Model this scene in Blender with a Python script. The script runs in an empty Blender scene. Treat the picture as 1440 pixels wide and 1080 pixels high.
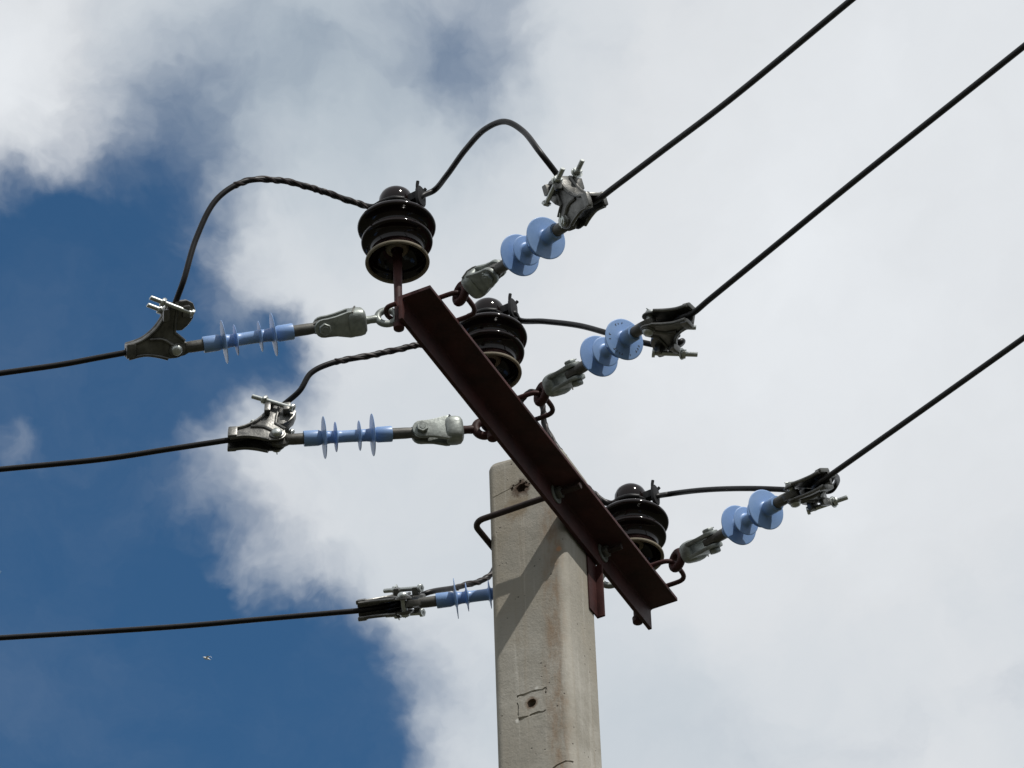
import bpy, bmesh, math, random
from mathutils import Vector, Matrix, Quaternion

R = math.radians
random.seed(7)
scene = bpy.context.scene
col = scene.collection

# ------------------------------------------------------------------ camera
ELEV, ROLL, FPX = R(40.5), -0.040, 7650.0
CAM = Vector((0, 0, 1.6))
cf = Vector((0, math.cos(ELEV), math.sin(ELEV)))
_u0 = Vector((0, -math.sin(ELEV), math.cos(ELEV)))
_x0 = Vector((1, 0, 0))
cr = _x0 * math.cos(ROLL) + _u0 * math.sin(ROLL)
cu = -_x0 * math.sin(ROLL) + _u0 * math.cos(ROLL)
cam_data = bpy.data.cameras.new("camera")
cam_data.sensor_width = 36
cam_data.lens = 36 * FPX / 1440
cam_data.clip_start = 0.1
cam_data.clip_end = 9000
cam = bpy.data.objects.new("camera", cam_data)
col.objects.link(cam)
m = Matrix((cr, cu, -cf)).transposed().to_4x4()
m.translation = CAM
cam.matrix_world = m
scene.camera = cam
scene.render.resolution_x, scene.render.resolution_y = 1024, 768

# ------------------------------------------------------------------ light and exposure
SUN = Vector((0.472, -0.664, 1.0)).normalized()
SUN_EL = math.asin(SUN.z)
SUN_ROT = math.atan2(SUN.x, SUN.y)
sun_data = bpy.data.lights.new("sun", 'SUN')
sun_data.energy = 4.0
sun_data.angle = R(0.5)
sun_data.color = (1.0, 0.965, 0.91)
sun = bpy.data.objects.new("sun", sun_data)
sun.rotation_euler = SUN.to_track_quat('Z', 'Y').to_euler()
col.objects.link(sun)
scene.view_settings.view_transform = 'Standard'
scene.view_settings.look = 'None'
scene.view_settings.exposure = 0.0
scene.view_settings.gamma = 1.0

SKY_STRENGTH = 0.05


def ray(px, py):
    return cr * ((px - 720) / FPX) + cu * ((540 - py) / FPX) + cf


def build_world():
    w = bpy.data.worlds.new("World")
    scene.world = w
    w.use_nodes = True
    nt = w.node_tree
    nt.nodes.clear()
    N, L = nt.nodes, nt.links

    def mth(op, a, b=None, c=None, clamp=False):
        n = N.new('ShaderNodeMath'); n.operation = op; n.use_clamp = clamp
        for i, v in enumerate((a, b, c)):
            if v is None: continue
            if isinstance(v, (int, float)): n.inputs[i].default_value = v
            else: L.new(v, n.inputs[i])
        return n.outputs[0]

    def vec(op, a, b=None, s=None):
        n = N.new('ShaderNodeVectorMath'); n.operation = op
        for i, v in enumerate((a, b)):
            if v is None: continue
            if isinstance(v, (tuple, Vector)): n.inputs[i].default_value = v
            else: L.new(v, n.inputs[i])
        if s is not None:
            n.inputs['Scale'].default_value = s
        return n.outputs['Value' if op in ('DOT_PRODUCT', 'LENGTH') else 'Vector']

    def noise(co, scale, detail, rough, lac=2.0, seed=0.0, out=0):
        n = N.new('ShaderNodeTexNoise'); n.noise_dimensions = '3D'
        n.inputs['Scale'].default_value = scale; n.inputs['Detail'].default_value = detail
        n.inputs['Roughness'].default_value = rough; n.inputs['Lacunarity'].default_value = lac
        L.new(vec('ADD', co, (seed, seed * .37, seed * 1.7)), n.inputs['Vector'])
        return n.outputs[out]

    tc = N.new('ShaderNodeTexCoord')
    d = vec('NORMALIZE', tc.outputs['Generated'])
    sep = N.new('ShaderNodeSeparateXYZ'); L.new(d, sep.inputs[0])
    z = mth('MAXIMUM', sep.outputs['Z'], 0.06)
    # coordinates on a flat cloud deck overhead, scaled so one unit is a thousandth of the lens' focal length
    se = math.sin(ELEV); v0 = math.cos(ELEV) / se
    KU, KV = FPX * se / 1000, FPX * se * se / 1000
    U = mth('MULTIPLY', mth('DIVIDE', sep.outputs['X'], z), KU)
    V = mth('MULTIPLY', mth('SUBTRACT', mth('DIVIDE', sep.outputs['Y'], z), v0), KV)
    cmb = N.new('ShaderNodeCombineXYZ'); L.new(U, cmb.inputs[0]); L.new(V, cmb.inputs[1])
    co = cmb.outputs[0]

    def deck(px, py):
        q = ray(px, py)
        return (q.x / q.z * KU, (q.y / q.z - v0) * KV, 0.0)

    def warp(c, scale, amp, seed):
        n = noise(c, scale, 5, .6, seed=seed, out=1)
        return vec('ADD', c, vec('MULTIPLY', vec('SUBTRACT', n, (.5, .5, .5)), (amp, amp, 0)))

    wco = warp(co, 3.2, .26, 3.1)
    wco = warp(wco, 11, .07, 8.3)

    def blobs(c, lst, base):
        tot = None
        for (px, py, rx, ry, amp) in lst:
            e = vec('MULTIPLY', vec('SUBTRACT', c, deck(px, py)), (1000 / rx, 1000 / ry, 0))
            g = mth('EXPONENT', mth('MULTIPLY', vec('DOT_PRODUCT', e, e), -1))
            tot = mth('MULTIPLY_ADD', g, amp, base if tot is None else tot)
        return tot

    cover = blobs(wco, BLUE, 1.0)
    n1 = noise(wco, 4.5, 9, .56, seed=5.0)
    n2 = noise(wco, 1.3, 4, .5, seed=9.0)
    cv = mth('ADD', cover, mth('MULTIPLY', mth('SUBTRACT', n1, .5), 1.2))
    mr = N.new('ShaderNodeMapRange'); mr.interpolation_type = 'SMOOTHSTEP'
    mr.inputs['From Min'].default_value = -0.30; mr.inputs['From Max'].default_value = 1.12
    L.new(cv, mr.inputs['Value'])
    alpha = mr.outputs[0]
    # a thin high veil of streaks over the open blue
    vn = N.new('ShaderNodeMapRange'); vn.interpolation_type = 'SMOOTHSTEP'
    vn.inputs['From Min'].default_value = .38; vn.inputs['From Max'].default_value = .80; vn.inputs['To Max'].default_value = .06
    L.new(noise(wco, 2.6, 9, .62, seed=21.0), vn.inputs['Value'])
    alpha = mth('SUBTRACT', 1.0, mth('MULTIPLY', mth('SUBTRACT', 1.0, alpha), mth('SUBTRACT', 1.0, vn.outputs[0])))

    br = blobs(wco, BRIGHT, .725)
    br = mth('ADD', br, mth('MULTIPLY', mth('SUBTRACT', n2, .5), .22))
    br = mth('ADD', br, mth('MULTIPLY', mth('SUBTRACT', noise(wco, 6, 8, .55, seed=14.), .5), .10))
    br = mth('MAXIMUM', mth('MINIMUM', br, .95), .2)
    # thick cloud is near white, thinner cloud cooler
    tint = N.new('ShaderNodeMix'); tint.data_type = 'RGBA'
    tint.inputs['A'].default_value = (.80, 1.0, 1.18, 1); tint.inputs['B'].default_value = (.955, .99, 1.03, 1)
    tm = N.new('ShaderNodeMapRange'); tm.inputs['From Min'].default_value = .35; tm.inputs['From Max'].default_value = .75
    L.new(br, tm.inputs['Value']); L.new(tm.outputs[0], tint.inputs['Factor'])
    cc = vec('MULTIPLY', tint.outputs['Result'], (1 / SKY_STRENGTH,) * 3)
    bb = N.new('ShaderNodeCombineXYZ')
    for i in range(3): L.new(br, bb.inputs[i])
    cc = vec('MULTIPLY', cc, bb.outputs[0])

    sky = N.new('ShaderNodeTexSky'); sky.sky_type = 'NISHITA'; sky.sun_disc = False
    sky.sun_elevation = SUN_EL; sky.sun_rotation = SUN_ROT
    sky.altitude = 300; sky.air_density = 1.0; sky.dust_density = 0.4; sky.ozone_density = 2.0
    mix = N.new('ShaderNodeMix'); mix.data_type = 'RGBA'
    L.new(alpha, mix.inputs['Factor']); L.new(vec('MULTIPLY', sky.outputs[0], (.88, 1.55, 1.84)), mix.inputs['A']); L.new(cc, mix.inputs['B'])
    bg = N.new('ShaderNodeBackground'); bg.inputs['Strength'].default_value = SKY_STRENGTH
    L.new(mix.outputs['Result'], bg.inputs['Color'])
    out = N.new('ShaderNodeOutputWorld'); L.new(bg.outputs[0], out.inputs[0])


# gaps of open blue between the clouds, and where the deck is thick and bright: (x, y, rx, ry, amount)
BLUE = [(40, 640, 230, 200, -1.3), (-60, 440, 260, 120, -.65), (175, 420, 140, 100, -.62), (395, 490, 60, 50, -.80),
        (120, 900, 300, 170, -1.3), (340, 1010, 210, 150, -1.25), (525, 1065, 100, 130, -.95), (250, 830, 130, 100, -.55), (480, 895, 80, 70, -.65),
        (40, 1080, 280, 160, -1.4), (350, 670, 80, 75, .25), (310, 550, 150, 65, -.72), (655, 50, 115, 95, -.60), (590, 120, 130, 60, -.22), (250, 215, 100, 150, -.66),
        (350, 130, 130, 110, -.24), (90, 305, 160, 75, -.62), (5, 595, 40, 40, .40), (-700, 300, 500, 400, -.9), (700, -700, 500, 300, -.9), (1000, 1900, 700, 400, -.6),
        (30, 80, 110, 130, .25), (225, 600, 75, 130, -.50), (150, 260, 130, 90, -.30), (60, 230, 70, 40, .18), (1050, 500, 420, 420, .45), (350, 340, 60, 60, .15)]
BRIGHT = [(40, 90, 150, 150, .13), (1100, 520, 450, 400, .09), (430, 140, 260, 170, -.16), (950, 1040, 300, 160, -.10), (420, 740, 130, 90, .03),
          (760, 900, 120, 200, -.04)]
build_world()


# ------------------------------------------------------------------ helpers
def at(px, py, depth):
    return CAM + ray(px, py) * depth


def depth_of(p):
    return (p - CAM).dot(cf)


def on_plane(px, py, p0, n):
    q = ray(px, py)
    return CAM + q * ((p0 - CAM).dot(n) / q.dot(n))


def at_reach(px, py, p0, length, near=True):
    """the point on the sight line whose distance from p0 is length"""
    q = ray(px, py).normalized()
    w = CAM - p0
    b = q.dot(w); c = w.dot(w) - length * length
    disc = b * b - c
    if disc < 0: return CAM + q * (-b)
    return CAM + q * (-b - math.sqrt(disc) if near else -b + math.sqrt(disc))


def frame(o, x, zhint):
    x = x.normalized()
    z = (zhint - x * zhint.dot(x)).normalized()
    y = z.cross(x)
    mm = Matrix((x, y, z)).transposed().to_4x4()
    mm.translation = o
    return mm


class MB:
    def __init__(self):
        self.bm = bmesh.new()

    def rings(self, rings, closed_ends=True, cyclic=False):
        bm = self.bm
        vs = [[bm.verts.new(p) for p in r] for r in rings]
        n = len(rings[0])
        rng = range(len(vs)) if cyclic else range(len(vs) - 1)
        for i in rng:
            a, b = vs[i], vs[(i + 1) % len(vs)]
            for k in range(n):
                try: bm.faces.new((a[k], a[(k + 1) % n], b[(k + 1) % n], b[k]))
                except ValueError: pass
        if closed_ends and not cyclic:
            bm.faces.new(list(reversed(vs[0]))); bm.faces.new(vs[-1])
        return self

    def lathe(self, prof, axis='X', seg=40, origin=(0, 0, 0), cyclic=False):
        """prof: (position along axis, radius)"""
        o = Vector(origin); rr = []
        for (t, r) in prof:
            ring = []
            for k in range(seg):
                a = 2 * math.pi * k / seg
                c, s = max(r, 1e-5) * math.cos(a), max(r, 1e-5) * math.sin(a)
                if axis == 'X': p = Vector((t, c, s))
                elif axis == 'Y': p = Vector((s, t, c))
                else: p = Vector((c, s, t))
                ring.append(o + p)
            rr.append(ring)
        return self.rings(rr, cyclic=cyclic)

    def tube(self, pts, r, seg=12, cyclic=False, twist=None):
        pts = [Vector(p) for p in pts]
        n = len(pts)
        tang = []
        for i in range(n):
            if cyclic: t = pts[(i + 1) % n] - pts[i - 1]
            else: t = pts[min(i + 1, n - 1)] - pts[max(i - 1, 0)]
            tang.append(t.normalized())
        ref = Vector((0, 0, 1)) if abs(tang[0].z) < .9 else Vector((1, 0, 0))
        nrm = (ref - tang[0] * ref.dot(tang[0])).normalized()
        rr = []
        for i in range(n):
            if i: 
                nrm = nrm - tang[i] * nrm.dot(tang[i])
                nrm.normalize()
            b = tang[i].cross(nrm)
            rad = r[i] if isinstance(r, (list, tuple)) else r
            rr.append([pts[i] + (nrm * math.cos(2 * math.pi * k / seg) + b * math.sin(2 * math.pi * k / seg)) * rad for k in range(seg)])
        return self.rings(rr, cyclic=cyclic)

    def prism(self, outline, y0, y1, bevel=0.0015, mtx=None):
        """outline in X,Z extruded along Y"""
        tmp = bmesh.new()
        a = [tmp.verts.new((x, y0, z)) for x, z in outline]
        b = [tmp.verts.new((x, y1, z)) for x, z in outline]
        n = len(a)
        tmp.faces.new(a); tmp.faces.new(list(reversed(b)))
        for k in range(n): tmp.faces.new((a[k], b[k], b[(k + 1) % n], a[(k + 1) % n]))
        bmesh.ops.recalc_face_normals(tmp, faces=tmp.faces)
        if bevel:
            ed = [e for e in tmp.edges if len(e.link_faces) == 2 and e.calc_face_angle(0) > .6]
            bmesh.ops.bevel(tmp, geom=ed, offset=bevel, segments=2, affect='EDGES', profile=.6, clamp_overlap=True)
        return self.absorb(tmp, mtx)

    def box(self, c, s, bevel=0.001, mtx=None):
        hx, hz = s[0] / 2, s[2] / 2
        return self.prism([(c[0] - hx, c[2] - hz), (c[0] + hx, c[2] - hz), (c[0] + hx, c[2] + hz), (c[0] - hx, c[2] + hz)],
                          c[1] - s[1] / 2, c[1] + s[1] / 2, bevel, mtx)

    def hexnut(self, p, d, rad, h):
        d = Vector(d).normalized(); p = Vector(p)
        ref = Vector((0, 0, 1)) if abs(d.z) < .9 else Vector((1, 0, 0))
        u = (ref - d * ref.dot(d)).normalized(); v = d.cross(u)
        tmp = bmesh.new()
        A = [tmp.verts.new(p + (u * math.cos(k * math.pi / 3) + v * math.sin(k * math.pi / 3)) * rad) for k in range(6)]
        B = [tmp.verts.new(q.co + d * h) for q in A]
        tmp.faces.new(A); tmp.faces.new(list(reversed(B)))
        for k in range(6): tmp.faces.new((A[k], B[k], B[(k + 1) % 6], A[(k + 1) % 6]))
        bmesh.ops.recalc_face_normals(tmp, faces=tmp.faces)
        bmesh.ops.bevel(tmp, geom=list(tmp.edges), offset=rad * .08, segments=1, affect='EDGES', profile=.5)
        return self.absorb(tmp)

    def rod(self, p, q, r, seg=16):
        p, q = Vector(p), Vector(q); d = (q - p).normalized()
        e = min(r * .2, (q - p).length * .1)
        return self.tube([p, p + d * e, q - d * e, q], [r * .82, r, r, r * .82], seg)

    def absorb(self, tmp, mtx=None):
        me = bpy.data.meshes.new("tmp"); tmp.to_mesh(me); tmp.free()
        if mtx: me.transform(mtx)
        self.bm.from_mesh(me); bpy.data.meshes.remove(me)
        return self

    def build(self, name, mat, parent=None, angle=38, shear=0.):
        if shear:
            for v in self.bm.verts: v.co.z *= CLZ; v.co.x -= shear * v.co.z
        bmesh.ops.recalc_face_normals(self.bm, faces=self.bm.faces)
        me = bpy.data.meshes.new(name)
        self.bm.to_mesh(me); self.bm.free()
        me.polygons.foreach_set('use_smooth', [True] * len(me.polygons))
        me.set_sharp_from_angle(angle=R(angle))
        me.materials.append(mat)
        o = bpy.data.objects.new(name, me); col.objects.link(o)
        if parent: o.parent = parent
        return o


def spline(pts, per=10):
    pts = [Vector(p) for p in pts]
    P = [pts[0] * 2 - pts[1]] + pts + [pts[-1] * 2 - pts[-2]]
    out = []
    for i in range(1, len(P) - 2):
        p0, p1, p2, p3 = P[i - 1:i + 3]
        # centripetal Catmull-Rom
        t0 = 0; t1 = t0 + max((p1 - p0).length, 1e-6) ** .5; t2 = t1 + max((p2 - p1).length, 1e-6) ** .5; t3 = t2 + max((p3 - p2).length, 1e-6) ** .5
        for k in range(per):
            t = t1 + (t2 - t1) * k / per
            A1 = p0 * ((t1 - t) / (t1 - t0)) + p1 * ((t - t0) / (t1 - t0))
            A2 = p1 * ((t2 - t) / (t2 - t1)) + p2 * ((t - t1) / (t2 - t1))
            A3 = p2 * ((t3 - t) / (t3 - t2)) + p3 * ((t - t2) / (t3 - t2))
            B1 = A1 * ((t2 - t) / (t2 - t0)) + A2 * ((t - t0) / (t2 - t0))
            B2 = A2 * ((t3 - t) / (t3 - t1)) + A3 * ((t - t1) / (t3 - t1))
            out.append(B1 * ((t2 - t) / (t2 - t1)) + B2 * ((t - t1) / (t2 - t1)))
    out.append(pts[-1])
    return out


def tag(o, label=None, cat=None, group=None, kind=None):
    if label: o['label'] = label
    if cat: o['category'] = cat
    if group: o['group'] = group
    if kind: o['kind'] = kind
    return o


def empty(name, mtx):
    o = bpy.data.objects.new(name, None); col.objects.link(o)
    o.empty_display_size = .05
    o.matrix_world = mtx
    return o


def copy_tree(o, parent=None):
    c = o.copy(); col.objects.link(c)
    if parent: c.parent = parent
    for ch in list(o.children): copy_tree(ch, c)
    return c


# ------------------------------------------------------------------ materials
def mat(name, color, rough=.5, metal=0.0, var=.25, scale=40., color2=None, bump=.0, bscale=200., spec=.5, coat=0., rvar=.12, mscale=None):
    m = bpy.data.materials.new(name); m.use_nodes = True
    nt = m.node_tree; N, L = nt.nodes, nt.links
    b = N['Principled BSDF']
    tc = N.new('ShaderNodeTexCoord')
    n = N.new('ShaderNodeTexNoise'); n.inputs['Scale'].default_value = scale; n.inputs['Detail'].default_value = 7; n.inputs['Roughness'].default_value = .65
    L.new(tc.outputs['Object'], n.inputs['Vector'])
    ramp = N.new('ShaderNodeValToRGB')
    c2 = color2 or tuple(min(1, c * (1 + var)) for c in color)
    c1 = tuple(c * (1 - var) for c in color)
    ramp.color_ramp.elements[0].position = .32; ramp.color_ramp.elements[0].color = (*c1, 1)
    ramp.color_ramp.elements[1].position = .70; ramp.color_ramp.elements[1].color = (*c2, 1)
    L.new(n.outputs[0], ramp.inputs[0]); L.new(ramp.outputs[0], b.inputs['Base Color'])
    mr = N.new('ShaderNodeMapRange'); mr.inputs['To Min'].default_value = max(.02, rough - rvar); mr.inputs['To Max'].default_value = min(1, rough + rvar)
    n3 = N.new('ShaderNodeTexNoise'); n3.inputs['Scale'].default_value = scale * 2.3; n3.inputs['Detail'].default_value = 5
    L.new(tc.outputs['Object'], n3.inputs['Vector'])
    L.new(n3.outputs[0], mr.inputs['Value']); L.new(mr.outputs[0], b.inputs['Roughness'])
    b.inputs['Metallic'].default_value = metal
    b.inputs['Specular IOR Level'].default_value = spec
    b.inputs['Coat Weight'].default_value = coat
    b.inputs['Coat Roughness'].default_value = .06
    if bump:
        n2 = N.new('ShaderNodeTexNoise'); n2.inputs['Scale'].default_value = bscale; n2.inputs['Detail'].default_value = 4
        L.new(tc.outputs['Object'], n2.inputs['Vector'])
        bp = N.new('ShaderNodeBump'); bp.inputs['Strength'].default_value = bump; bp.inputs['Distance'].default_value = .001
        L.new(n2.outputs[0], bp.inputs['Height']); L.new(bp.outputs[0], b.inputs['Normal'])
    return m


M = dict(
    oxide=mat("red_oxide_paint", (.038, .0105, .0092), .62, 0, .55, 18, bump=.25, bscale=120, spec=.28),
    porcelain=mat("brown_glazed_porcelain", (.0075, .0040, .0038), .09, 0, .35, 30, rvar=.05, spec=.27),
    bisque=mat("unglazed_rim", (.17, .145, .10), .7, 0, .25, 60),
    rod=mat("dark_rusted_rod", (.026, .0155, .0135), .6, 0, .45, 40, bump=.3, spec=.3),
    zinc=mat("galvanised_casting", (.25, .27, .255), .48, .55, .40, 38, bump=.5, bscale=160),
    bright=mat("bright_zinc_bolt", (.45, .47, .45), .36, .85, .2, 80),
    steel=mat("dull_steel_rod", (.085, .083, .075), .50, .35, .3, 60, bump=.2),
    cast=mat("weathered_aluminium", (.125, .124, .117), .38, .80, .50, 32, bump=.5, bscale=140),
    silicone=mat("blue_silicone", (.155, .280, .535), .40, 0, .10, 22, color2=(.20, .315, .53), rvar=.10),
    cable=mat("black_insulated_cable", (.0085, .0082, .009), .42, 0, .3, 60, spec=.22),
    wrap=mat("dark_binding", (.019, .013, .0125), .50, 0, .4, 60, spec=.25),
    clip=mat("black_iron", (.010, .010, .011), .62, 0, .3, 50, bump=.3, spec=.2),
    feather=mat("pale_feathers", (.75, .75, .72), .7, 0, .1, 3),
)


def concrete_mat():
    m = bpy.data.materials.new("weathered_concrete"); m.use_nodes = True
    nt = m.node_tree; N, L = nt.nodes, nt.links
    b = N['Principled BSDF']; b.inputs['Roughness'].default_value = .88; b.inputs['Specular IOR Level'].default_value = .25
    tc = N.new('ShaderNodeTexCoord')
    P = tc.outputs['Object']

    def mp(sx, sy, sz):
        n = N.new('ShaderNodeMapping'); n.inputs['Scale'].default_value = (sx, sy, sz); L.new(P, n.inputs[0]); return n.outputs[0]

    def noise(v, s, d=6, r=.6):
        n = N.new('ShaderNodeTexNoise'); n.inputs['Scale'].default_value = s; n.inputs['Detail'].default_value = d; n.inputs['Roughness'].default_value = r
        L.new(v, n.inputs['Vector']); return n.outputs[0]

    def mr(v, a, c, lo=0., hi=1.):
        n = N.new('ShaderNodeMapRange'); n.interpolation_type = 'SMOOTHSTEP'
        n.inputs['From Min'].default_value = a; n.inputs['From Max'].default_value = c
        n.inputs['To Min'].default_value = lo; n.inputs['To Max'].default_value = hi
        L.new(v, n.inputs['Value']); return n.outputs[0]

    def mth(op, a, c):
        n = N.new('ShaderNodeMath'); n.operation = op
        for i, v in enumerate((a, c)):
            if isinstance(v, (int, float)): n.inputs[i].default_value = v
            else: L.new(v, n.inputs[i])
        return n.outputs[0]

    def mix(f, a, c):
        n = N.new('ShaderNodeMix'); n.data_type = 'RGBA'
        L.new(f, n.inputs['Factor'])
        for k, v in (('A', a), ('B', c)):
            if isinstance(v, tuple): n.inputs[k].default_value = (*v, 1)
            else: L.new(v, n.inputs[k])
        return n.outputs['Result']

    def spot(c, rad):
        n = N.new('ShaderNodeVectorMath'); n.operation = 'SUBTRACT'; L.new(P, n.inputs[0]); n.inputs[1].default_value = c
        k = N.new('ShaderNodeVectorMath'); k.operation = 'LENGTH'; L.new(n.outputs[0], k.inputs[0])
        return mth('ADD', k.outputs['Value'], mth('MULTIPLY', mth('SUBTRACT', noise(P, 90, 6, .7), .5), rad * 1.5))

    cl = mix(mr(noise(P, 9, 8, .65), .35, .68), (.250, .235, .200), (.362, .346, .308))
    cl = mix(mr(noise(P, 160, 5, .7), .35, .75, 0, .25), cl, (.26, .24, .20))
    cl = mix(mr(noise(P, 4.5, 7, .62), .46, .66, 0, .65), cl, (.205, .175, .125))
    # long vertical weather streaks
    cl = mix(mr(noise(mp(34, 34, 1.6), 1, 6, .6), .52, .74, 0, .55), cl, (.25, .215, .165))
    cl = mix(mr(noise(mp(60, 60, 2.6), 1, 6, .6), .55, .8, 0, .5), cl, (.56, .54, .49))
    # brown run down the front right corner
    sp = N.new('ShaderNodeSeparateXYZ'); L.new(P, sp.inputs[0])
    dx = mth('ADD', mth('ABSOLUTE', mth('SUBTRACT', sp.outputs['X'], POLE_W / 2 - .028), 0), mth('MULTIPLY', mth('SUBTRACT', noise(mp(14, 14, 5), 1, 6, .65), .5), .055))
    front = mr(sp.outputs['Y'], .0, .015, 1, 0)
    run = mth('MULTIPLY', mr(dx, .002, .030, 1, 0), front)
    run = mth('MULTIPLY', run, mr(noise(mp(55, 55, 16), 1, 8, .7), .38, .66, .15, .9))
    cl = mix(run, cl, (.23, .165, .11))
    # rust around the upper hole
    for (c, rad, colr) in STAINS:
        cl = mix(mr(spot(c, rad), rad * .45, rad * 1.1, .9, 0), cl, colr)
    # air pits
    vo = N.new('ShaderNodeTexVoronoi'); vo.inputs['Scale'].default_value = 62; L.new(P, vo.inputs['Vector'])
    pits = mth('MULTIPLY', mr(vo.outputs['Distance'], .07, .14, 1, 0), mr(noise(P, 24, 3, .5), .53, .58))
    cl = mix(mth('MULTIPLY', pits, .85), cl, (.055, .045, .035))
    L.new(cl, b.inputs['Base Color'])
    bp = N.new('ShaderNodeBump'); bp.inputs['Strength'].default_value = .6; bp.inputs['Distance'].default_value = .0015
    L.new(mth('SUBTRACT', mth('ADD', noise(P, 240, 5, .7), mth('MULTIPLY', noise(P, 45, 4, .6), 1.6)), mth('MULTIPLY', pits, 1.5)), bp.inputs['Height'])
    L.new(bp.outputs[0], b.inputs['Normal'])
    return m


# ------------------------------------------------------------------ ground
def build_ground():
    bm = bmesh.new()
    S = 4000
    bm.faces.new([bm.verts.new(p) for p in ((-S, -S, 0), (S, -S, 0), (S, S, 0), (-S, S, 0))])
    me = bpy.data.meshes.new("ground"); bm.to_mesh(me); bm.free()
    me.materials.append(mat("dry_grass_ground", (.024, .030, .013), .95, 0, .3, .8, color2=(.05, .045, .026)))
    o = bpy.data.objects.new("ground", me); col.objects.link(o)
    tag(o, kind='structure')


build_ground()

# ------------------------------------------------------------------ crossarm geometry: an L angle, one leg level on top, one hanging
V0 = at(564, 422, 10.0)                                   # vertex line, near end
ZT = V0.z
UP = Vector((0, 0, 1))
V1 = on_plane(910, 855, V0, UP)
ARM = (V1 - V0); ARM_L = ARM.length; ARM.normalize()
OUT = Vector((ARM.y, -ARM.x, 0))                           # to the right and toward the viewer
LEG, LEGV, TH = .0665, .056, .008


def arm_pt(s, o, z):                                      # along, outward, up (from vertex)
    return V0 + ARM * s + OUT * o + UP * z


def arm_coord(px, py, o):
    p = on_plane(px, py, arm_pt(0, o, 0), OUT)
    return (p - V0).dot(ARM), p.z - ZT


ARMF = frame(V0, ARM, UP)                                  # X along, Y = up x along = -OUT, Z up
PIN_PX = [(561, 463), (693, 618), (897, 876)]
PINS = [arm_coord(x, y, -.0095) for x, y in PIN_PX]
RING_L = [(545, 446), (681, 603), (858, 814)]
RING_R = [(648, 413), (762, 554), (952, 788)]
LOOPS_R = [(641, 431), (755, 570), (947, 803)]             # where the three loops sit on the level leg's edge

# ------------------------------------------------------------------ pole
PF = -.004                                                # right face of the pole, outward coordinate
s_front, _z = arm_coord(808, 1075, PF)
s_back, _z = arm_coord(850, 1075, PF)
_pc = on_plane(698, 1075, arm_pt(s_front, 0, 0), ARM)
w_left = (arm_pt(s_front, PF, 0) - _pc).dot(OUT)
POLE_D, POLE_W = s_back - s_front, w_left
_t = on_plane(686, 650, arm_pt(s_front, PF - w_left, 0), ARM)
POLE_TOP = _t.z
STAINS = []
POLE_O = arm_pt(s_front, PF - POLE_W / 2, 0); POLE_O.z = POLE_TOP
print("POLE", POLE_W, POLE_D, POLE_TOP, "ARM", ARM_L, ARM, "PINS", PINS)
POLEF = frame(POLE_O, OUT, UP)                             # X = OUT, Y = along arm (away), Z up, origin at top centre of front face
POLE_INV = POLEF.inverted()


def pole_px(px, py):
    return POLE_INV @ on_plane(px, py, POLE_O, ARM)


H_TOP, H_LOW = pole_px(733, 686), pole_px(748, 989)
STAINS = [((H_TOP.x - .01, 0, H_TOP.z - .045), .034, (.205, .165, .115)), ((H_TOP.x, 0, H_TOP.z), .026, (.06, .035, .022)), ((H_LOW.x, 0, H_LOW.z), .016, (.13, .085, .055)),
          ((H_LOW.x - .031, 0, H_LOW.z - .031), .006, (.52, .51, .47)), ((H_LOW.x + .012, 0, H_LOW.z + .031), .005, (.50, .49, .45)),
          ((POLE_W / 2 - .012, .0, pole_px(790, 770).z), .007, (.36, .20, .11))]


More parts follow.
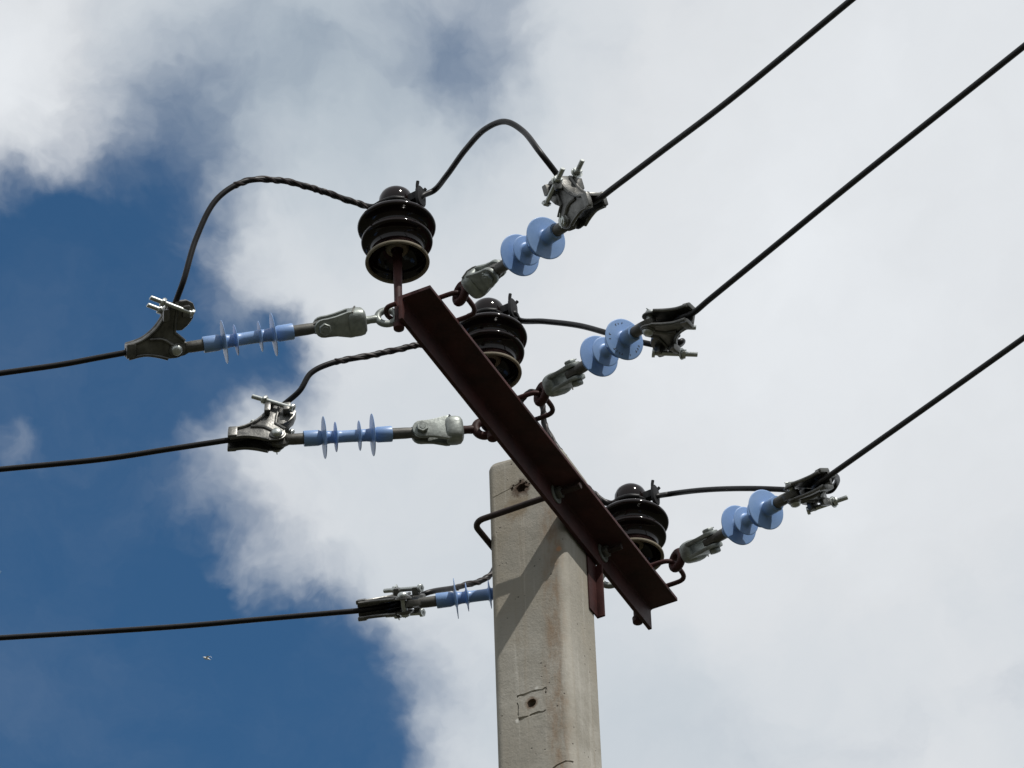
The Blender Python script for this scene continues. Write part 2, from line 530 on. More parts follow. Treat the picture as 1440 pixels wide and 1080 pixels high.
def build_pole():
    mb = MB(); H = POLE_TOP
    rings = []
    rr = .018
    levels = [(0, -.012), (-.003, -.006), (-.008, -.002), (-.016, 0)] + [(-H * k / 30, 0) for k in range(1, 31)] + [(-H - .6, 0)]
    for z, ins in levels:
        g = -z * .0022                                    # taper of the left and back faces
        x0, x1 = -POLE_W / 2 - g * 1.0, POLE_W / 2 + g * .0
        y0, y1 = -g * 1.0, POLE_D + g * 1.0
        x0 -= ins; x1 += ins; y0 -= ins; y1 += ins
        ring = []
        for (cx, cy, a0) in ((x1 - rr, y1 - rr, 0), (x0 + rr, y1 - rr, 90), (x0 + rr, y0 + rr, 180), (x1 - rr, y0 + rr, 270)):
            for k in range(15):
                a = R(a0 + 90 * k / 14)
                X, Y = cx + rr * math.cos(a), cy + rr * math.sin(a)
                dip = (.20 * Y + .22 * max(0, X + .02)) * max(0, 1 + z / .02) + random.uniform(-.0006, .0006) * (z > -.012)
                ring.append(Vector((X, Y, z - dip)))
        rings.append(ring)
    mb.rings(rings)
    o = mb.build("utility_pole", M_CONC, angle=30)
    # real holes and the cut frame round the lower one
    cut = MB()
    for h, r_ in ((H_TOP, .010), (H_LOW, .0095)):
        cut.rod((h.x, -.05, h.z), (h.x, .09, h.z), r_, 14)
    x, z = H_LOW.x, H_LOW.z
    for (ax, az, bx, bz, wd) in ((-.030, .026, .030, .024, .0026), (-.029, -.028, .028, -.028, .0034), (-.030, .026, -.028, -.028, .0022), (.031, .012, .031, .026, .002)):
        n = 9; pts = []
        for k in range(n):
            t = k / (n - 1)
            pts.append((x + ax + (bx - ax) * t + random.uniform(-.0012, .0012), -.0004 + random.uniform(-.0012, .0010), z + az + (bz - az) * t + random.uniform(-.0016, .0016)))
        cut.tube(pts, [wd * random.uniform(.45, 1.35) for _ in pts], 8)
    # casting seam below, and a hairline crack by the upper hole
    zz = pole_px(780, 1078).z
    cut.tube([(POLE_W / 2 - .06, -.0008, zz - .012), (POLE_W / 2 - .035, -.0008, zz + .0), (POLE_W / 2 - .018, -.0006, zz + .003), (POLE_W / 2 - .004, .004, zz)], .0024, 8)
    xx = -POLE_W / 2
    cut.tube([(xx - .01, -.0003, H_TOP.z - .006), (xx + .02, -.0003, H_TOP.z + .001), (xx + .045, -.0003, H_TOP.z + .006), (H_TOP.x, -.0003, H_TOP.z + .014)], .0011, 6)
    for _ in range(16):
        a, q = random.uniform(0, 6.28), random.uniform(.006, .024)
        px, pz = H_TOP.x + q * math.cos(a), H_TOP.z + q * math.sin(a) * .8
        cut.rod((px, -.01, pz), (px, .004, pz), random.uniform(.0015, .004), 7)
    c = cut.build("cutter", M_CONC)
    md = o.modifiers.new("holes", 'BOOLEAN'); md.operation = 'DIFFERENCE'; md.object = c; md.solver = 'EXACT'; md.use_self = True
    bpy.context.view_layer.update()
    dg = bpy.context.evaluated_depsgraph_get()
    me = bpy.data.meshes.new_from_object(o.evaluated_get(dg))
    o.modifiers.clear(); old = o.data; o.data = me
    bpy.data.objects.remove(c)
    print("pole verts", len(old.vertices), len(me.vertices))
    me.name = "utility_pole"
    me.polygons.foreach_set("use_smooth", [False] * len(me.polygons))
    o.matrix_world = POLEF
    tag(o, "grey weathered concrete pole with rounded corners, brown runs and two bolt holes", "utility pole")


M_CONC = concrete_mat()
build_pole()

# ------------------------------------------------------------------ crossarm
def build_crossarm():
    arm = empty("crossarm", ARMF)
    tag(arm, "dark red oxide steel angle crossarm bolted across the top of the concrete pole", "crossarm")
    mb = MB()
    # section in (outward, up); prism extrudes along Y, so turn it onto the arm
    sec = [(0, 0), (LEG, 0), (LEG, -TH), (TH + .004, -TH), (TH + .001, -TH - .001), (TH, -TH - .004), (TH, -LEGV), (0, -LEGV)]
    turn = Matrix(((0, 1, 0, 0), (-1, 0, 0, 0), (0, 0, 1, 0), (0, 0, 0, 1)))   # local outward -> -Y, extrude -> X
    mb.prism(sec, -.012, ARM_L, .0012, turn)
    mb.build("angle_bar", M['oxide'], arm)
    ends = []
    # loops on the level leg (line to the right)
    for (px, py) in LOOPS_R:
        c = on_plane(px, py, arm_pt(0, 0, .005), UP)
        s = (c - V0).dot(ARM)
        mb = MB(); pts = []
        hw, reach = .036, .040
        for k in range(17):
            a = R(-90 + 180 * k / 16); sn, cs = math.sin(a), math.cos(a)
            pts.append((s + hw * math.copysign(abs(sn) ** .6, sn), -(LEG + reach - hw * .8 + hw * .8 * max(cs, 0) ** .6), .0052))
        pts = [(s - hw, -.012, .0052), (s - hw, -.03, .0052)] + pts + [(s + hw, -.03, .0052), (s + hw, -.012, .0052)]
        mb.tube(pts, .0048, 12)
        mb.build("shackle_loop", M['oxide'], arm)
        ends.append(on_plane(*RING_R[len(ends)], arm_pt(0, 0, .006), UP))
    # loops on the hanging leg (line to the left)
    endl = []
    for (px, py) in RING_L:
        mb = MB(); pts = []
        s, zc = arm_coord(px, py, -.032); s -= .004
        hw, reach = .022, .030
        for k in range(13):
            a = R(-90 + 180 * k / 12)
            pts.append((s + hw * math.sin(a), reach - hw * .8 + hw * .8 * math.cos(a), zc))
        pts = [(s - hw, -.001, zc)] + pts + [(s + hw, -.001, zc)]
        mb.tube(pts, .0046, 12)
        mb.build("shackle_loop", M['oxide'], arm)
        endl.append(arm_pt(s + .004, -reach - .002, zc))
    return arm, ends, endl


crossarm, ENDS_R, ENDS_L = build_crossarm()


# U bolt round the pole
def build_u_bolt():
    s1, z1 = arm_coord(781, 694, TH)
    s2, z2 = arm_coord(847, 778, TH)
    zc = (z1 + z2) / 2
    root = empty("pole_u_bolt", ARMF)
    tag(root, "dark brown round rod U bolt wrapped around the pole top and bolted through the crossarm", "bolt")
    left = POLE_W + .010
    r = .0062
    rad = .024
    pts = [(s1, -.062, zc), (s1, 0, zc), (s1, left - rad, zc)]
    for k in range(1, 8):
        a = R(90 * k / 8); pts.append((s1 + rad * (1 - math.cos(a)), left - rad + rad * math.sin(a), zc))
    pts += [(s1 + rad, left, zc), (s2 - rad, left, zc)]
    for k in range(1, 8):
        a = R(90 * k / 8); pts.append((s2 - rad + rad * math.sin(a), left - rad + rad * math.cos(a), zc))
    pts += [(s2, left - rad, zc), (s2, 0, zc), (s2, -.05, zc)]
    MB().tube(pts, r, 14).build("rod", M['rod'], root)
    for s in (s1, s2):
        w = MB(); w.lathe([(-TH - .0005, .020), (-TH - .003, .020), (-TH - .003, .0066)], 'Y', 28, (s, 0, zc))
        w.build("washer", M['zinc'], root)
        n = MB(); n.hexnut((s, -TH - .0032, zc), (0, -1, 0), .0125, .011); n.build("nut", M['steel'], root)
    # sloping end of the upper leg, bent over
    print("UBOLT", s1, s2, z1, z2, "pole front", s_front, "back", s_back)


build_u_bolt()


# short angle piece standing at the pole's far corner, under the arm
def build_cleat():
    s0, zb = arm_coord(829, 855, -.002)
    mb = MB()
    mb.prism([(0, 0), (.038, 0), (.038, -zb - .012), (0, -zb - .012)], 0, .003, .0005)
    mb.prism([(.033, 0), (.038, 0), (.038, -zb - LEGV - .004), (.033, -zb - LEGV - .004)], -.014, .0002, .0008)
    o = mb.build("angle_cleat", M['oxide'])
    tag(o, "short dark red angle cleat standing on end between pole and crossarm", "bracket")
    o.matrix_world = frame(arm_pt(s0, -.0005, zb), ARM, UP)


build_cleat()

# ------------------------------------------------------------------ pin insulators
PIN_RISE = .163                                           # pin bottom to the lowest rim
SHEDZ = (0, .0505, .0875)


def make_pin_insulator():
    root = empty("pin_insulator", Matrix())
    z0 = PIN_RISE
    b = MB()
    # outer glazed profile, top down, then inside
    prof = [(z0 + .178, .002), (z0 + .1775, .013), (z0 + .1745, .022), (z0 + .168, .0285), (z0 + .160, .0318), (z0 + .150, .0328), (z0 + .141, .0322), (z0 + .135, .0298), (z0 + .130, .0288),
            (z0 + .125, .0292), (z0 + .118, .033), (z0 + .111, .046), (z0 + .102, .0610), (z0 + .0960, .0690), (z0 + .0925, .0720), (z0 + .0890, .0733), (z0 + .0860, .0728), (z0 + .0840, .0708), (z0 + .0835, .0670),
            (z0 + .0825, .059), (z0 + .078, .0520), (z0 + .070, .0490), (z0 + .064, .0500), (z0 + .0605, .0550), (z0 + .0580, .0620), (z0 + .0555, .0655), (z0 + .0525, .0668), (z0 + .0495, .0664), (z0 + .0475, .0645), (z0 + .0468, .0610),
            (z0 + .045, .0535), (z0 + .040, .0470), (z0 + .030, .0450), (z0 + .020, .0460), (z0 + .012, .0510), (z0 + .006, .0570), (z0 + .003, .0592)]
    b.lathe(prof + [(z0 + .003, .056), (z0 + .012, .051), (z0 + .026, .043), (z0 + .036, .030), (z0 + .042, .018), (z0 + .06, .016), (z0 + .06, .001)], 'Z', 64)
    b.build("porcelain_body", M['porcelain'], root, 50)
    r = MB(); r.lathe([(z0 + .0040, .0596), (z0 + .0012, .0600), (z0 - .0006, .0585), (z0 - .0006, .0545), (z0 + .0045, .0535), (z0 + .0055, .0565)], 'Z', 64, cyclic=True)
    # a ring: bridge first and last profile row
    r.build("bottom_rim", M['bisque'], root, 50)
    c = MB(); c.lathe([(z0 + .030, .019), (z0 + .034, .022), (z0 + .040, .022), (z0 + .05, .012), (z0+.03, .012)], 'Z', 24, cyclic=True)
    c.build("cement_collar", M['bisque'], root)
    p = MB()
    p.tube([(0, 0, .014), (0, 0, .07), (0, 0, .10), (0, 0, z0 + .058)], [.0078, .0078, .0078, .0100], 16)
    p.lathe([(-.002, .005), (.001, .0100), (.012, .0108), (.0145, .0078)], 'Z', 16)
    p.build("steel_pin", M['oxide'], root)
    k = MB()
    # clip that holds the cable on the head: band round the neck, arm, and open hoop (+X is the side the cable leaves)
    k.tube([(.0335 * math.cos(a), .0335 * math.sin(a), z0 + .131) for a in [2 * math.pi * i / 32 for i in range(32)]], .0036, 8, cyclic=True)
    k.box((.042, 0, z0 + .142), (.030, .015, .018), .002)
    pl = []
    for i in range(16):
        a = 2 * math.pi * i / 16
        pl.append((.0135 * math.copysign(abs(math.cos(a)) ** .7, math.cos(a)), z0 + .137 + .0235 * math.copysign(abs(math.sin(a)) ** .7, math.sin(a))))
    k.prism(pl, -.0035, .0035, .0015, Matrix.Translation((.055, 0, 0)) @ Matrix(((0, -1, 0, 0), (1, 0, 0, 0), (0, 0, 1, 0), (0, 0, 0, 1))))
    k.tube([(.054, -.009, z0 + .154), (.055, -.010, z0 + .160), (.057, -.011, z0 + .167)], .0032, 8)
    k.tube([(.054, .009, z0 + .154), (.056, .010, z0 + .159), (.060, .011, z0 + .163)], .0032, 8)
    k.build("cable_clip", M['clip'], root)
    return root


pin_labels = ["brown porcelain pin insulator on near upper end of crossarm, its underside fully in view",
              "brown porcelain pin insulator half hidden behind the upper middle of the crossarm",
              "brown porcelain pin insulator behind the lower crossarm end, right of the pole"]
proto = make_pin_insulator()
PINOBJ = []
for i, (s, z) in enumerate(PINS):
    o = proto if i == 0 else copy_tree(proto)
    base = arm_pt(s, -.0095, z)
    ang = (R(-32), R(-30), R(-28))[i]
    mm = Matrix.Rotation(ang, 4, 'Z'); mm.translation = base
    o.matrix_world = mm
    tag(o, pin_labels[i], "insulator", "pin insulators standing on the crossarm")
    PINOBJ.append((base, ang))


def neck(i, az, r=.0335, dz=0.0):
    b, _ = PINOBJ[i]
    return b + Vector((r * math.cos(az), r * math.sin(az), PIN_RISE + .129 + dz))


# ------------------------------------------------------------------ tension strings
LSTR = .395


def loft_sections(mb, secs, seg=28, p=3.2):
    rings = []
    for (x, hy, hz) in secs:
        ring = []
        for k in range(seg):
            a = 2 * math.pi * k / seg
            c, s = math.cos(a), math.sin(a)
            ring.append(Vector((x, hy * math.copysign(abs(c) ** (2 / p), c), hz * math.copysign(abs(s) ** (2 / p), s))))
        rings.append(ring)
    mb.rings(rings)
    return mb


def make_string():
    root = empty("strain_insulator", Matrix())
    h = MB()
    prof = [(.176, .0075), (.1762, .0145), (.178, .0152), (.204, .0150)]

    def shed(x, r, core, sgn):
        # sgn: which way the thin dish leans
        return [(x - .0045, core), (x - .0028, core + .0015), (x - .0019, core + .0042), (x - .0018, core + .0055), (x - .0016, core + .009), (x - .0009, r - .003), (x - .0008, r - .0010), (x - .0004, r - .0002), (x, r),
                (x + .0004, r - .0002), (x + .0008, r - .0010), (x + .0009, r - .003), (x + .0016, core + .009), (x + .0018, core + .0055), (x + .0019, core + .0042), (x + .0028, core + .0015), (x + .0045, core)]
    prof += shed(.213, .0405, .0128, -1) + [(.225, .0118)] + shed(.238, .0288, .0118, -1) + [(.250, .0115), (.270, .0115)]
    prof += shed(.283, .0288, .0118, 1) + [(.294, .0118)] + shed(.305, .0405, .0128, 1)
    prof += [(.316, .0150), (.342, .0152), (.3438, .0145), (.344, .0075)]
    h.lathe(prof, 'X', 56); h.build("shed_housing", M['silicone'], root, 42)
    e = MB(); e.lathe([(.132, .006), (.133, .0098), (.150, .0108), (.1775, .0108)], 'X', 24)
    e.prism([(.105, -.010), (.112, -.0135), (.130, -.0125), (.140, -.009), (.140, .009), (.130, .0125), (.112, .0135), (.105, .010)], -.0062, .0062, .0015)
    e.build("end_fitting", M['steel'], root)
    e = MB(); e.lathe([(.3425, .0108), (.364, .0108), (.376, .0102), (.381, .006)], 'X', 24)
    e.prism([(.372, -.009), (.380, -.0125), (.394, -.0145), (.404, -.010), (.408, 0), (.404, .010), (.394, .0145), (.380, .0125), (.372, .009)], -.0065, .0065, .0015)
    e.build("end_fitting", M['steel'], root)
    c = MB()
    loft_sections(c, [(.0405, .010, .012), (.0415, .016, .019), (.046, .0205, .0245), (.054, .0220, .0262), (.064, .0220, .0262), (.071, .0205, .0250), (.074, .0185, .022), (.075, .012, .015)])
    cheek = [(.066, -.0245), (.074, -.0245), (.098, -.0185), (.112, -.0175)]
    for k in range(9):
        a = R(-90 + 180 * k / 8); cheek.append((.121 + .0175 * math.cos(a), .0175 * math.sin(a)))
    cheek += [(.112, .0175), (.096, .0195), (.074, .0245), (.066, .0245)]
    c.prism(cheek, .0085, .0165, .002); c.prism(cheek, -.0165, -.0085, .002)
    cl = c.build("clevis", M['zinc'], root)
    b = MB(); b.rod((.120, -.025, 0), (.120, .026, 0), .0068); b.hexnut((.120, .0168, 0), (0, 1, 0), .0118, .0085); b.hexnut((.120, -.0168, 0), (0, -1, 0), .0118, .0075)
    b.tube([(.120, -.0225, -.012), (.120, -.0225, -.004), (.121, -.0225, .010), (.124, -.024, .014)], .0011, 6)
    b.build("clevis_bolt", M['zinc'], cl)
    p = MB(); pts = []
    for k in range(12): pts.append((.062 + .003 * math.cos(k), -.018 + .001 * k * 0, .020))
    p.tube([(.056, -.016, .0255), (.060, 0, .0285), (.064, .012, .0265), (.066, .019, .0235)], .0015, 6)
    p.build("split_pin", M['steel'], cl)
    g = MB()
    g.tube([(.0185 * math.cos(a) * 0.95 + .001, 0, .0165 * math.sin(a)) for a in [2 * math.pi * k / 28 for k in range(28)]], .0066, 12, cyclic=True)
    g.lathe([(.019, .0060), (.024, .0078), (.032, .0072), (.044, .0085)], 'X', 16)
    return root, g


# every string: start at its loop, pivot of its clamp seen at this pixel
STR = [  # side, loop, pivot px, near?, roll hint (right, up, toward), label
    ('L', 0, (247, 491), True, (0, 1, .25), "blue tension insulator on left with cloud and blue sky behind, below the high jumper arch"),
    ('L', 1, (389, 619), True, (0, .85, -.5), "blue tension insulator on left, just below the middle twisted jumper"),
    ('L', 2, (568, 851), True, (0, .2, 1), "blue tension insulator partly hidden behind the concrete pole"),
    ('R', 0, (804, 311), True, (.1, .8, .9), "blue tension insulator tilting up right beside the highest brown pin insulator"),
    ('R', 1, (913, 454), True, (1, .35, -.1), "blue tension insulator on right crossing the middle black jumper"),
    ('R', 2, (1115, 695), True, (1, .35, -.1), "blue tension insulator nearest the lower right end of the crossarm"),
]
proto_s, ring_mb = make_string()
ring_z = ring_mb.build("eye_bolt", M['zinc'], proto_s)
_g = MB()
_g.tube([(.0165 * math.cos(a) * .95 + .001, 0, .0170 * math.sin(a)) for a in [2 * math.pi * k / 28 for k in range(28)]], .0084, 14, cyclic=True)
_g.lathe([(.018, .0060), (.024, .0085), (.032, .0078), (.044, .0085)], 'X', 16)
_go = _g.build("eye_bolt", M['oxide']); ring_o_mesh = _go.data; bpy.data.objects.remove(_go); ring_o_mesh.materials.clear(); ring_o_mesh.materials.append(M['oxide'])
STRINGS = []
for i, (side, k, px, near, hint, label) in enumerate(STR):
    start = (ENDS_L if side == 'L' else ENDS_R)[k]
    pivot = at_reach(px[0], px[1], start, LSTR, near)
    a = (pivot - start).normalized()
    if side == 'L':                                       # side-on: take the solution hanging the same way
        far = at_reach(px[0], px[1], start, LSTR, False)
        pivot = min((pivot, far), key=lambda p: abs((p - start).normalized().z + .20))
        a = (pivot - start).normalized()
    o = proto_s if i == 0 else copy_tree(proto_s)
    zh = cr * hint[0] + cu * hint[1] - cf * hint[2]
    o.matrix_world = frame(start, a, zh)
    tag(o, label, "insulator", "blue tension insulators on both sides of the crossarm")
    STRINGS.append((start, pivot, a))
    print("STR", side, k, [round(v, 3) for v in a], round((pivot - start).length, 3))
    if side == 'R' or k == 1:
        for ch in o.children:
            if ch.name.startswith("eye_bolt"): ch.data = ring_o_mesh
    # keep the eye upright whatever the clevis' turn
    for ch in o.children:
        if ch.name.startswith("eye_bolt"):
            up_f = frame(start, a, UP)
            ch.matrix_local = o.matrix_world.inverted() @ up_f


# moulded marks: worn strokes round one shed and on one clevis cheek (too worn to read)
for st in [o for o in list(col.objects) if o.parent is None and o.name.startswith("strain_insulator")]:
    if st['label'].endswith("middle black jumper"):
        rnd = random.Random(3)
        hs = [c for c in st.children if c.name.startswith("shed_housing")][0]
        for k, a in enumerate([20, 32, 44, 78, 92, 104, 150, 166, 205, 216, 227, 238, 270, 300, 312, 324]):
            h = rnd.uniform(.0025, .0042)
            o = [(-.0005, -h / 2), (.0005, -h / 2), (.0005, h / 2 - .0008), (.0024, h / 2 - .0008), (.0024, h / 2), (-.0005, h / 2)] if rnd.random() > .45 else \
                [(-.0005, -h / 2), (.0005, -h / 2), (.0005, h / 2), (-.0005, h / 2)]
            t = Matrix.Rotation(R(a), 4, 'X') @ Matrix.Translation((.3063, 0, .031)) @ Matrix.Rotation(R(90), 4, 'Z')
            MB().prism(o, -.0004, .0004, 0, t).build("moulded_mark", M['steel'], hs)
    if st['label'].endswith("high jumper arch"):
        cv = [c for c in st.children if c.name.startswith("clevis")][0]
        for k, (x, tl) in enumerate(((.083, .2), (.088, -.2), (.0925, 0), (.097, .25), (.101, -.25))):
            for sg in (1, -1):
                t = Matrix.Translation((x, sg * .0166, .001)) @ Matrix.Rotation(tl, 4, 'Y')
                MB().box((0, 0, 0), (.0010, .0012, .010), 0, t).build("cast_mark", M['zinc'], cv)

# ------------------------------------------------------------------ strain clamps
SHEAR, CLZ = .16, .87


def make_clamp():
    root = empty("strain_clamp", Matrix())
    out = [(.091, .024), (.078, .026), (.062, .031), (.048, .040), (.036, .052), (.026, .067), (.018, .084), (.012, .098), (-.001, .096), (.001, .078), (.003, .058), (.004, .036), (-.006, .026),
           (-.015, .016)]
    for k in range(7):
        a = R(150 + 120 * k / 6); out.append((.017 * math.cos(a), .017 * math.sin(a)))
    out += [(.015, -.016), (.036, -.007), (.060, -.001), (.088, -.004)]
    b = MB()
    b.prism(out, .0115, .0145, .0008); b.prism(out, -.0145, -.0115, .0008)
    n_up = 8
    for sg in (1, -1):
        b.tube(spline([(x, sg * .0150, z) for x, z in out[:n_up]], 3), .0042, 10)
        b.tube(spline([(x, sg * .0145, z) for x, z in out[-4:]], 3), .0036, 10)
        b.tube([(x, sg * .0145, z) for x, z in out[n_up:n_up + 6]], .0030, 8)
        b.lathe([(sg * .0140, .0150), (sg * .0172, .0138), (sg * .0182, .0105)], 'Y', 24)
        b.tube(spline([(.006, sg * .0145, .010), (.026, sg * .0150, .026), (.050, sg * .0150, .030)], 4), [.0036] * 9, 8)
    # saddle web along the outer curve
    top = [(.0935, .0255), (.078, .0275), (.062, .0325), (.048, .0415), (.036, .0535), (.026, .0685), (.018, .0855), (.012, .100)]
    low = [(.006, .097), (.011, .082), (.019, .065), (.029, .048), (.042, .034), (.058, .025), (.076, .020), (.0935, .0175)]
    b.prism(top + low, -.0135, .0135, .002)
    # lips at the mouth and lugs for the bolts
    for sg in (1, -1):
        b.box((.084, sg * .0165, .012), (.018, .009, .030), .003)
        b.box((.021, sg * .0225, .076), (.012, .014, .026), .003)
    b.build("clamp_body", M['cast'], root, shear=SHEAR)
    k = MB()
    k.prism([(.003, .100), (-.018, .100), (-.030, .092), (-.034, .078), (-.030, .060), (-.020, .046), (-.010, .038), (.003, .040)], -.0112, .0112, .003)
    for sg in (1, -1): k.box((-.016, sg * .018, .078), (.014, .018, .024), .003)
    k.build("keeper", M['cast'], root, shear=SHEAR)
    for (y, z) in ((.0235, .088), (-.0235, .068)):
        d = Vector((.84, 0, .50)).normalized(); c = Vector((.0, y, z))
        q = MB(); q.rod(c - d * .034, c + d * .060, .0046); q.hexnut(c + d * .028, d, .0090, .0080); q.hexnut(c - d * .034, d, .0088, .0065)
        q.lathe([(0, .0115), (.0018, .0115), (.0018, .005)], 'X', 18, c + d * .0265)
        q.build("clamp_bolt", M['bright'], root, shear=SHEAR)
    p = MB(); p.rod((0, -.024, 0), (0, .024, 0), .0066); 
    p.lathe([(.0182, .0105), (.0215, .0100), (.0245, .0078), (.0262, .003)], 'Y', 20)
    p.lathe([(-.0182, .0100), (-.0225, .0095)], 'Y', 20)
    p.tube([(0, -.0235, -.013), (0, -.0235, .008), (.003, -.024, .014)], .0012, 6)
    p.build("pivot_pin", M['bright'], root)
    return root


CL_TURN = [0, 0, 0, 0, 20, 4]
CL_HINT = [(.02, 1, .10), (0, .60, -.72), (.05, .06, -1.0), (-.20, .935, -.30), (.859, -.33, -.39), (.70, .0, -.70)]
CL_LABEL = ["metal strain clamp at the far left, gripping the cable below the high jumper arch",
            "metal strain clamp on left gripping the middle cable, bolts sticking out left",
            "dark metal strain clamp left of the pole on the lowest left cable",
            "metal strain clamp on right with two bolts standing up, gripping the top right cable",
            "dark metal strain clamp on right with a bolt sticking out, on middle right cable",
            "dark metal strain clamp on the lowest right cable"]
proto_c = make_clamp()
CLAMPS = []
for i in range(6):
    o = proto_c if i == 0 else copy_tree(proto_c)
    st, pv, a = STRINGS[i]
    hint = CL_HINT[i]
    # tip the clamp so that its mouth lines up with the cable
    f = frame(pv, a, cr * hint[0] + cu * hint[1] - cf * hint[2])
    f = f @ Matrix.Rotation(R(-CL_TURN[i]), 4, 'Y')
    o.matrix_world = f
    tag(o, CL_LABEL[i], "clamp", "strain clamps gripping the cables")
    CLAMPS.append(f)

# ------------------------------------------------------------------ cables
CR = .0056
WIRE = [(.094, .0085), (.075, .0105), (.058, .0165), (.043, .0255), (.030, .039), (.020, .054), (.0125, .070), (.0055, .086), (.000, .103)]
# span: two pixels the line passes on its way out, jumper: pixels from clamp to head
SPAN = [((90, 512), (0, 525)), ((150, 645), (0, 660)), ((250, 881), (0, 897)),
        ((1023, 143), (1197, 0)), ((1200, 256), (1440, 65)), ((1305, 571), (1440, 475))]
JUMP = [[(258, 395), (276, 335), (305, 280), (345, 255), (395, 254), (450, 268), (500, 285)],
        [(421, 550), (437, 525), (465, 511), (520, 500), (570, 489), (625, 474)],
        [(600, 834), (650, 824), (690, 808), (714, 745), (726, 670), (726, 600), (732, 566), (744, 552), (757, 553), (763, 572), (767, 600), (795, 645), (836, 695)],
        [(760, 215), (735, 184), (710, 171), (683, 181), (655, 210), (628, 247), (610, 268)],
        [(958, 480), (945, 488), (915, 484), (860, 470), (815, 458), (765, 452), (730, 450)],
        [(1170, 672), (1176, 680), (1168, 690), (1140, 690), (1060, 687), (990, 689), (940, 695)]]
AZ_R, AZ_L = R(-59), R(180)
CAB_LABEL = ["black cable leaving left from the top left clamp, its jumper arching high, partly wrapped",
             "black cable leaving left from the middle left clamp, with short twisted jumper",
             "lowest black cable on the left, passing behind the concrete pole",
             "black cable running up right from the topmost right clamp, jumper arching over it",
             "black cable running up right from the middle right clamp",
             "lowest black cable running up right, jumper almost level"]


def helix(path, r, pitch, phase=0.):
    out = []; run = 0.
    nrm = None
    for i in range(len(path)):
        t = (path[min(i + 1, len(path) - 1)] - path[max(i - 1, 0)]).normalized()
        if nrm is None:
            ref = UP if abs(t.z) < .9 else Vector((1, 0, 0))
            nrm = (ref - t * ref.dot(t)).normalized()
        nrm = (nrm - t * nrm.dot(t)).normalized()
        b = t.cross(nrm)
        if i: run += (path[i] - path[i - 1]).length
        a = phase + run / pitch * 2 * math.pi + .9 * math.sin(run * 31 + 1) + .5 * math.sin(run * 71)
        out.append(path[i] + (nrm * math.cos(a) + b * math.sin(a)) * r)
    return out


def resample(path, step):
    out = [path[0].copy()]; acc = 0.
    for i in range(1, len(path)):
        a, b = path[i - 1], path[i]; L = (b - a).length
        while L > 0 and acc + L >= step:
            t = (step - acc) / L
            a = a.lerp(b, t); out.append(a.copy()); L = (b - a).length; acc = 0.
        acc += L
    return out


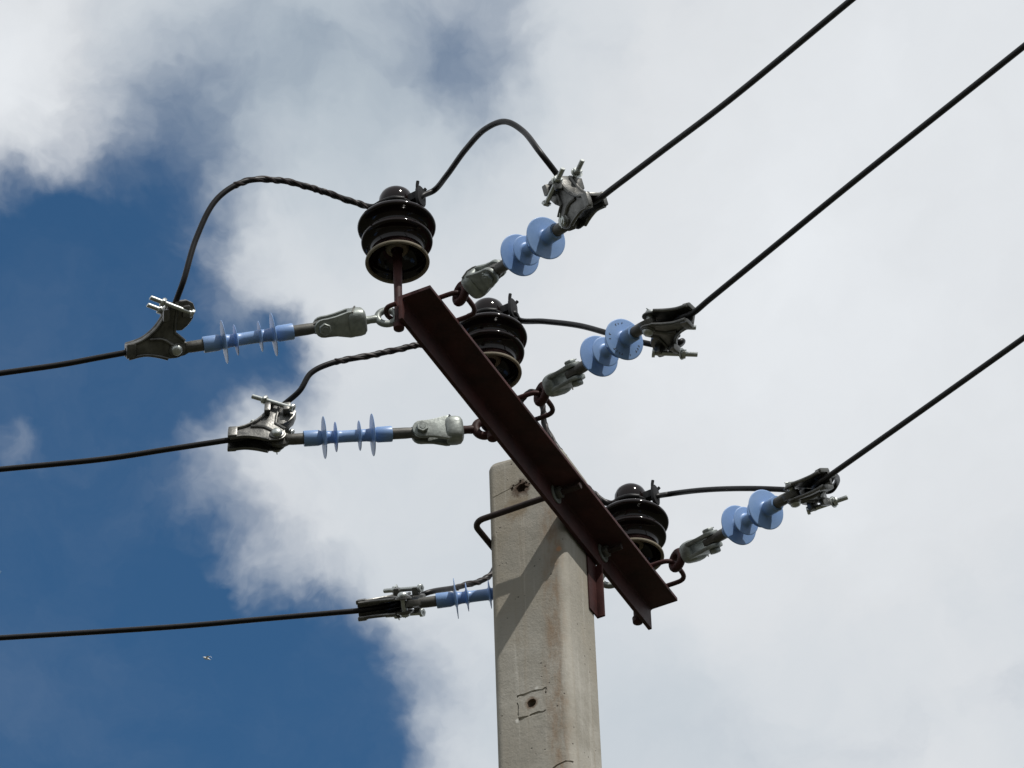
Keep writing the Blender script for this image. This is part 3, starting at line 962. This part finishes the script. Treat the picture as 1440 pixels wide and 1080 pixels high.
def build_cables():
    for i in range(6):
        side, k = STR[i][0], STR[i][1]
        f = CLAMPS[i]
        az = AZ_R if side == 'R' else AZ_L
        d = Vector((math.cos(az), math.sin(az), 0)); n = Vector((-d.y, d.x, 0))
        mouth = f @ Vector((WIRE[0][0] - SHEAR * CLZ * WIRE[0][1], 0, WIRE[0][1] * CLZ))
        q1 = on_plane(*SPAN[i][0], mouth, n); q2 = on_plane(*SPAN[i][1], mouth, n)
        # go on past the picture with a gentle sag
        dv = (q2 - q1); hd = Vector((dv.x, dv.y, 0)); slope = dv.z / hd.length; hd.normalize()
        ext = []
        for L in (.6, 1.5, 4, 9, 16, 24, 32):
            zz = slope * L + (0.004) * L * L
            ext.append(q2 + hd * L + UP * zz)
        inside = [f @ Vector((x - SHEAR * z * CLZ, 0, z * CLZ)) for x, z in WIRE]
        tail = inside[-1]
        head_d = depth_of(neck(k, 0, 0))
        d0 = depth_of(tail)
        J = JUMP[i]
        tot = sum(math.dist(J[j], J[j + 1]) for j in range(len(J) - 1)); run = 0
        jp = []
        for j, p in enumerate(J):
            if j: run += math.dist(J[j - 1], J[j])
            t = run / tot
            if i == 2:                                    # keep well behind the pole, then come to the head
                t = min(1, t * 1.0)
                dd = (d0 * (1 - t) + head_d * t) + .26 * math.sin(math.pi * min(1, t)) ** .7
            elif i == 1:
                dd = d0 * (1 - t) + (head_d - .0) * t
            elif i in (4, 5):
                dd = d0 * (1 - t) + head_d * t + .10 * max(0, 1 - t / .35) * (0 if j == 0 else 1)
            else:
                dd = d0 * (1 - t) + head_d * t
            jp.append(at(p[0], p[1], dd))
        pan = PINOBJ[k][1]
        if side == 'L':
            hug = [neck(k, R(200), .045), neck(k, R(235), .036), neck(k, R(265), .036), neck(k, R(295), .037)]
        else:
            c = PINOBJ[k][0]
            ax = Vector((math.cos(pan), math.sin(pan), 0))
            zc = (.137, .126, .134)[k]
            hug = [c + ax * .058 + UP * (PIN_RISE + zc - .001), c + ax * .050 + UP * (PIN_RISE + zc - (.012, .002, .002)[k])]
        path = list(reversed(ext)) + [q2, q1, mouth.lerp(q1, .5), mouth.lerp(q1, .12), mouth] + inside[1:] + jp + hug
        sp = spline(path, 10)
        o = MB().tube(sp, CR, 12).build("line_cable", M['cable'])
        # bring the origin to the clamp mouth
        o.data.transform(Matrix.Translation(-mouth)); o.location = mouth
        tag(o, CAB_LABEL[i], "cable", "overhead cables meeting at the pole")
        bpy.context.view_layer.update()
        if side == 'L':
            js = resample(spline(jp + hug[:2], 14), .0018)
            if i == 0: js = js[int(len(js) * .42):]
            elif i == 1: js = js[int(len(js) * .24):]
            else: js = js[int(len(js) * .10):]
            w = MB()
            js2 = [p - mouth for p in js]
            for ph, rr, pit in ((0, .0040, .052), (math.pi * .8, .0036, .052)):
                w.tube(helix(js2, .0031, pit, ph), rr, 8)
            # loose tail of the binding at the head
            if i == 0:
                e0 = js2[-8]
                w.tube(spline([js2[-30], e0 + Vector((.004, 0, -.006)), e0 + Vector((.014, -.004, -.020)), e0 + Vector((.028, .002, -.026))], 6), .0016, 6)
            w.build("binding", M['wrap'], o)


build_cables()


# ------------------------------------------------------------------ birds, small and far off
def build_bird(px, py, dist, bank, label):
    mb = MB()
    body = [(-.17, .006, .004), (-.12, .032, .014), (-.05, .042, .038), (.02, .046, .048), (.08, .034, .036), (.115, .025, .027), (.135, .021, .022), (.155, .007, .008), (.18, .002, .002)]
    loft_sections(mb, body, 14, 2.0)
    for sg in (1, -1):
        secs = []
        for t in range(9):
            u = t / 8
            y = sg * (.02 + .30 * u)
            z = .012 + .075 * math.sin(u * 2.2) - .06 * u * u
            c = .075 * (1 - u ** 2.2 * .88); x0 = .03 + .03 * math.sin(u * 3) - .10 * u * u
            th = .007 * (1 - u * .7)
            secs.append([Vector((x0 + c * .5, y, z)), Vector((x0 + c * .1, y, z + th)), Vector((x0 - c * .6, y, z - .002)), Vector((x0 + c * .1, y, z - th))])
        mb.rings(secs)
    o = mb.build("bird", M['feather'])
    p = at(px, py, dist)
    o.matrix_world = Matrix.Translation(p) @ Matrix.Rotation(R(215), 4, 'Z') @ Matrix.Rotation(bank, 4, 'X') 
    tag(o, label, "bird")


build_bird(291, 926, 205, R(-28), "tiny pale bird flying in the blue sky below the lowest left cable")
build_bird(-2, 805, 420, R(-20), "tiny bird speck cut off by the photo's left edge, in blue sky")
